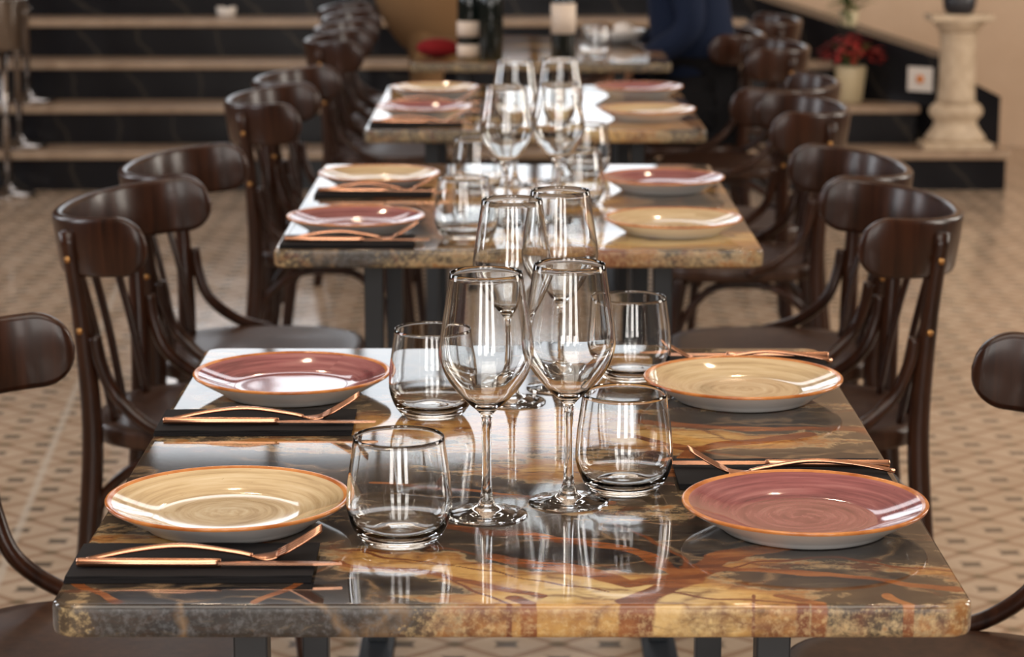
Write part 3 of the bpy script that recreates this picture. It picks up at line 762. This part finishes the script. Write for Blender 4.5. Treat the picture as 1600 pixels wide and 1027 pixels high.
stand('bucket_stand', -2.07, 9.86, 0, .60, 'chrome wine bucket on its stand at the left foot of the stairs', True)
stand('stanchion_post', -2.075, 10.155, .165, .95, 'slim chrome post standing on the first stair at the left edge')
stand('stanchion_post', -2.085, 10.415, .33, .95, 'slim chrome post standing on the second stair at the left edge')
cup = MB().lathe([(0, 0), (.035, 0), (.042, .01), (.046, .075), (.043, .075), (.038, .012), (0, .01)], 32).build('white_cup', M['paper'])
cup.location = (-1.29, 10.99, .66); cup.scale = (1, 1, .55); tag(cup, 'small white cup on a stair at the top edge of the picture', 'cup')
# stone pedestal
pd = empty('stone_pedestal', (1.86, 10.12, .165)); tag(pd, 'pale stone pedestal column on the first stair at the right', 'pedestal')
bevel(MB().box(-.145, .145, -.085, .085, 0, .03).build('plinth', M['stone'], pd, False), .006, 2)
MB().lathe([(0, .03), (.125, .03), (.128, .05), (.10, .085), (.088, .11), (.095, .125), (.11, .14), (.115, .16), (.105, .18), (.085, .195), (0, .195)], 40).build('moulded_base', M['stone'], pd).scale = (1, .62, 1)
MB().lathe([(0, .19), (.083, .19), (.079, .215), (.076, .30), (.074, .46), (.078, .475), (.078, .487), (0, .487)], 40).build('shaft', M['stone'], pd).scale = (1, .8, 1)
MB().lathe([(0, .485), (.080, .485), (.090, .505), (.11, .525), (.115, .535), (0, .535)], 40).build('capital', M['stone'], pd).scale = (1, .8, 1)
bevel(MB().box(-.13, .13, -.095, .095, .534, .562).build('top_slab', M['stone'], pd, False), .006, 2)
pt = MB().lathe([(0, 0), (.05, 0), (.065, .02), (.075, .10), (.07, .10), (.06, .02), (0, .015)], 32).build('dark_pot', M['darkpot'])
pt.location = (1.86, 10.12, .727); tag(pt, 'dark pot on top of the stone pedestal', 'pot')
# leaves
def leaf(mb, base, d, ln, wd, droop):
    d = Vector(d).normalized(); side = d.cross(Vector((0, 0, 1))); side = side.normalized() if side.length > .01 else Vector((1, 0, 0))
    V = []; Fc = []; n = 6
    for i in range(n + 1):
        t = i / n; c = Vector(base) + d * ln * t + Vector((0, 0, -droop * t * t)); w_ = wd * math.sin(PI * (.08 + .92 * t) ** .8) if t < 1 else 0.0005
        V += [c - side * w_, c + Vector((0, 0, .002)), c + side * w_]
    for i in range(n):
        for a in (0, 1): Fc.append((i * 3 + a, i * 3 + a + 1, i * 3 + a + 4, i * 3 + a + 3))
    mb.add(V, Fc)
pl_ = empty('potted_plant', (1.47, 10.62, .6395)); tag(pl_, 'leafy green plant in a pale pot on the black stair panel', 'plant')
MB().lathe([(0, 0), (.032, 0), (.036, .006), (.046, .07), (.043, .07), (.034, .008), (0, .006)], 28).build('pot', M['pot'], pl_)
mb = MB(); rg = random.Random(3)
for k in range(46):
    an = rg.uniform(0, 2 * PI); el = rg.uniform(-.1, 1.2); h = rg.uniform(.06, .14)
    leaf(mb, (0.01 * math.cos(an), .01 * math.sin(an), h), (math.cos(an), math.sin(an), math.sin(el)), rg.uniform(.07, .13), .011, rg.uniform(.01, .05))
mb.build('foliage', M['leaf'], pl_); MB().tube([(0, 0, .005), (0, 0, .15)], .006, 8).build('stem', M['food'], pl_)
fl = empty('flower_vase', (1.455, 10.41, .33)); tag(fl, 'cream vase with drooping red flowers on the second stair', 'vase')
MB().lathe([(0, 0), (.048, 0), (.053, .006), (.068, .15), (.066, .155), (.062, .15), (.048, .01), (0, .008)], 32).build('vase', M['pot'], fl)
mb = MB()
for k in range(70):
    an = rg.uniform(0, 2 * PI); rr = rg.uniform(0, .135); h = .27 - (rr / .135) ** 2 * .10 + rg.uniform(-.02, .03)
    leaf(mb, (rr * math.cos(an), rr * .6 * math.sin(an), h), (math.cos(an), math.sin(an), rg.uniform(-.5, .5)), rg.uniform(.035, .06), .014, .02)
mb.build('blossom', M['petal'], fl)
sb = MB()
for k in range(9):
    an = 2 * PI * k / 9; sb.tube(smooth_line([(.02 * math.cos(an), .02 * math.sin(an), .02), (.03 * math.cos(an), .03 * math.sin(an), .18), (.085 * math.cos(an), .05 * math.sin(an), .25)], 8), .0025, 6)
sb.build('stems', M['leaf'], fl)
# white notice on the panel
d_ = Vector((.74 - 1.86, 11.06 - 10.26, 0)).normalized(); ang = math.atan2(-d_.y, -d_.x)
no = empty('white_notice', (1.745, 10.3395, .435), ang); tag(no, 'small white square notice with an orange mark on the black stair panel', 'notice')
MB().box(-.058, .058, -.004, 0, -.052, .052).build('plaque', M['paper'], no, False)
om = MB().lathe([(0, 0), (.019, 0), (.019, .0015), (0, .0015)], 24).build('orange_mark', M['orange'], no); om.rotation_euler = (R(90), 0, 0); om.location = (0, -.004, 0)

# ------------------------------------------------------------------ people
def skin_mesh(name, joints, edges, m, parent, root=0, sub=2):
    me = bpy.data.meshes.new(name); me.from_pydata([j[:3] for j in joints], edges, []); me.materials.append(m)
    o = bpy.data.objects.new(name, me); COL.objects.link(o)
    md = o.modifiers.new('skin', 'SKIN'); md.use_smooth_shade = True
    sv = me.skin_vertices[0].data
    for i, j in enumerate(joints):
        r = j[3]; sv[i].radius = (r, r * (j[4] if len(j) > 4 else 1)); sv[i].use_root = (i == root)
    s2 = o.modifiers.new('sub', 'SUBSURF'); s2.levels = sub; s2.render_levels = sub
    if parent: o.parent = parent
    return o
def hand(J, E, wrist, d, palm_n):
    """five separate bent fingers rooted in a palm, appended to the skeleton"""
    d = Vector(d).normalized(); pn = Vector(palm_n); pn = (pn - d * pn.dot(d)).normalized(); sd = d.cross(pn)
    w0 = Vector(J[wrist][:3]); pc = w0 + d * .045; ip = len(J); J.append((*pc, .026, .6)); E.append((wrist, ip))
    for k, ln in enumerate((.068, .078, .073, .058)):
        b = pc + d * .042 + sd * (.028 - .019 * k); prev = ip; c = b
        for q, fr in enumerate((0, .45, .35, .2)):
            if q: c = c + (d * math.cos(.35 * q) + pn * math.sin(.35 * q)) * ln * fr * 1.0
            J.append((*c, .0095 - .001 * q)); E.append((prev, len(J) - 1)); prev = len(J) - 1
    b = w0 + d * .025 + sd * .028; prev = ip
    for q in range(3):
        J.append((*(b + (d * .7 + sd * (.55 - .2 * q) + pn * .3) * .026 * q), .0105 - .001 * q)); E.append((prev, len(J) - 1)); prev = len(J) - 1
def head(root, c, f, hairc, sc_=1.0):
    """face looks along f"""
    f = Vector(f).normalized(); s = Vector((-f.y, f.x, 0)); c = Vector(c)
    g = MB()
    for sg in (-1, 1): g.ball(c + f * .083 + s * sg * .031 + Vector((0, 0, .008)), .0115)
    g.build('eyes', M['eye'], root)
    MB().tube([c + f * .094 + s * -.022 + Vector((0, 0, -.058)), c + f * .1 + Vector((0, 0, -.057)), c + f * .094 + s * .022 + Vector((0, 0, -.058))], [.003, .007, .003], 8).build('lips', M['lip'], root)
    h = MB().ball(c - f * .018 + Vector((0, 0, .03)), .103, .86, .86, 1.0); 
    h.ball(c - f * .05 + Vector((0, 0, -.03)), .075, .9, .9, 1.3)
    h.build('hair', hairc, root)
def body_head(J, E, neck, c, f):
    c = Vector(c); f = Vector(f).normalized()
    i = len(J)
    J.append((*(c + Vector((0, 0, -.055)) + f * .015), .062)); E.append((neck, i))
    J.append((*(c + Vector((0, 0, .02))), .088)); E.append((i, i + 1))
    J.append((*(c + Vector((0, 0, .075)) - f * .01), .072)); E.append((i + 1, i + 2))
    J.append((*(c + f * .095 + Vector((0, 0, -.025))), .013)); E.append((i + 1, i + 3))        # nose
    s = Vector((-f.y, f.x, 0))
    for sg in (-1, 1): J.append((*(c + s * sg * .083 - f * .005), .014)); E.append((i + 1, len(J) - 1))

# standing person in tan, side on to us, behind the farthest table
pr = empty('person', (-.36, 9.86, 0)); tag(pr, 'standing person in tan jacket and trousers between the farthest table and the stairs', 'person')
J = [(0, 0, .93, .13), (0, 0, 1.12, .12), (-.01, 0, 1.32, .14), (-.01, 0, 1.47, .06)]; E = [(0, 1), (1, 2), (2, 3)]
body_head(J, E, 3, (.02, 0, 1.62), (1, 0, 0))
for s in (-1, 1):
    b = len(J)
    J += [(.0, s * .085, .86, .085), (.015, s * .085, .48, .055), (-.01, s * .085, .09, .038), (.12, s * .09, .03, .034)]
    E += [(0, b), (b, b + 1), (b + 1, b + 2), (b + 2, b + 3)]
    b = len(J)
    J += [(-.01, s * .19, 1.41, .05), (-.05, s * .23, 1.14, .042), (.12, s * .20, 1.0, .030)]
    E += [(2, b), (b, b + 1), (b + 1, b + 2)]
    hand(J, E, b + 2, (.9, 0, -.35), (0, -s, 0))
skin_mesh('body', J, E, M['skin'], pr)
J = [(0, 0, 1.05, .15), (-.01, 0, 1.30, .175), (-.01, 0, 1.43, .09), (.0, 0, .86, .25), (.04, 0, .70, .19), (.06, 0, .58, .125)]; E = [(0, 1), (1, 2), (0, 3), (3, 4), (4, 5)]
for s in (-1, 1):
    b = len(J); J += [(-.01, s * .20, 1.41, .075), (-.05, s * .235, 1.14, .062), (.09, s * .205, 1.02, .050)]; E += [(1, b), (b, b + 1), (b + 1, b + 2)]
skin_mesh('jacket', J, E, M['tan'], pr)
J = [(0, 0, .92, .14)]; E = []
for s in (-1, 1):
    b = len(J); J += [(.0, s * .085, .84, .105), (.012, s * .085, .66, .082), (.015, s * .085, .48, .070), (-.01, s * .085, .08, .055)]; E += [(0, b), (b, b + 1), (b + 1, b + 2), (b + 2, b + 3)]
skin_mesh('trousers', J, E, M['tan'], pr)
for s in (-1, 1): MB().ball((.055, s * .09, .045), .05, 2.3, .95, .85).build('shoe', M['darkpot'], pr)
head(pr, (.02, 0, 1.62), (1, 0, 0), M['hair'])
# seated person in navy on the right of the farthest table, facing left
pr = empty('person', (.615, 8.22, 0)); tag(pr, 'seated person in navy leaning on the right side of the farthest table', 'person')
J = [(.02, 0, .60, .09), (-.02, 0, .80, .10), (-.03, 0, .99, .135), (-.04, 0, 1.13, .055)]; E = [(0, 1), (1, 2), (2, 3)]
body_head(J, E, 3, (-.07, 0, 1.28), (-1, 0, 0))
for s in (-1, 1):
    b = len(J); J += [(.0, s * .095, .575, .065), (-.38, s * .11, .545, .055), (-.36, s * .11, .09, .038), (-.48, s * .11, .03, .034)]; E += [(0, b), (b, b + 1), (b + 1, b + 2), (b + 2, b + 3)]
    b = len(J); J += [(-.07, s * .19, 1.07, .05), (-.02, s * .225, .815, .040), (-.27, s * .13, .645, .028)]; E += [(2, b), (b, b + 1), (b + 1, b + 2)]
    hand(J, E, b + 2, (-.95, -s * .25, -.25), (0, 0, -1))
skin_mesh('body', J, E, M['skin'], pr)
J = [(-.01, 0, .78, .155), (-.03, 0, .98, .165), (-.035, 0, 1.08, .09), (.02, 0, .60, .15)]; E = [(0, 1), (1, 2), (0, 3)]
for s in (-1, 1):
    b = len(J); J += [(-.07, s * .20, 1.06, .07), (-.015, s * .23, .82, .055), (-.23, s * .14, .665, .042)]; E += [(1, b), (b, b + 1), (b + 1, b + 2)]
skin_mesh('sweater', J, E, M['navy'], pr)
J = [(.02, 0, .59, .155)]; E = []
for s in (-1, 1):
    b = len(J); J += [(.0, s * .095, .575, .092), (-.38, s * .11, .545, .072), (-.36, s * .11, .10, .055)]; E += [(0, b), (b, b + 1), (b + 1, b + 2)]
skin_mesh('trousers', J, E, M['blackcloth'], pr)
for s in (-1, 1): MB().ball((-.42, s * .11, .045), .05, 2.3, .95, .85).build('shoe', M['darkpot'], pr)
head(pr, (-.07, 0, 1.28), (-1, 0, 0), M['hair'])
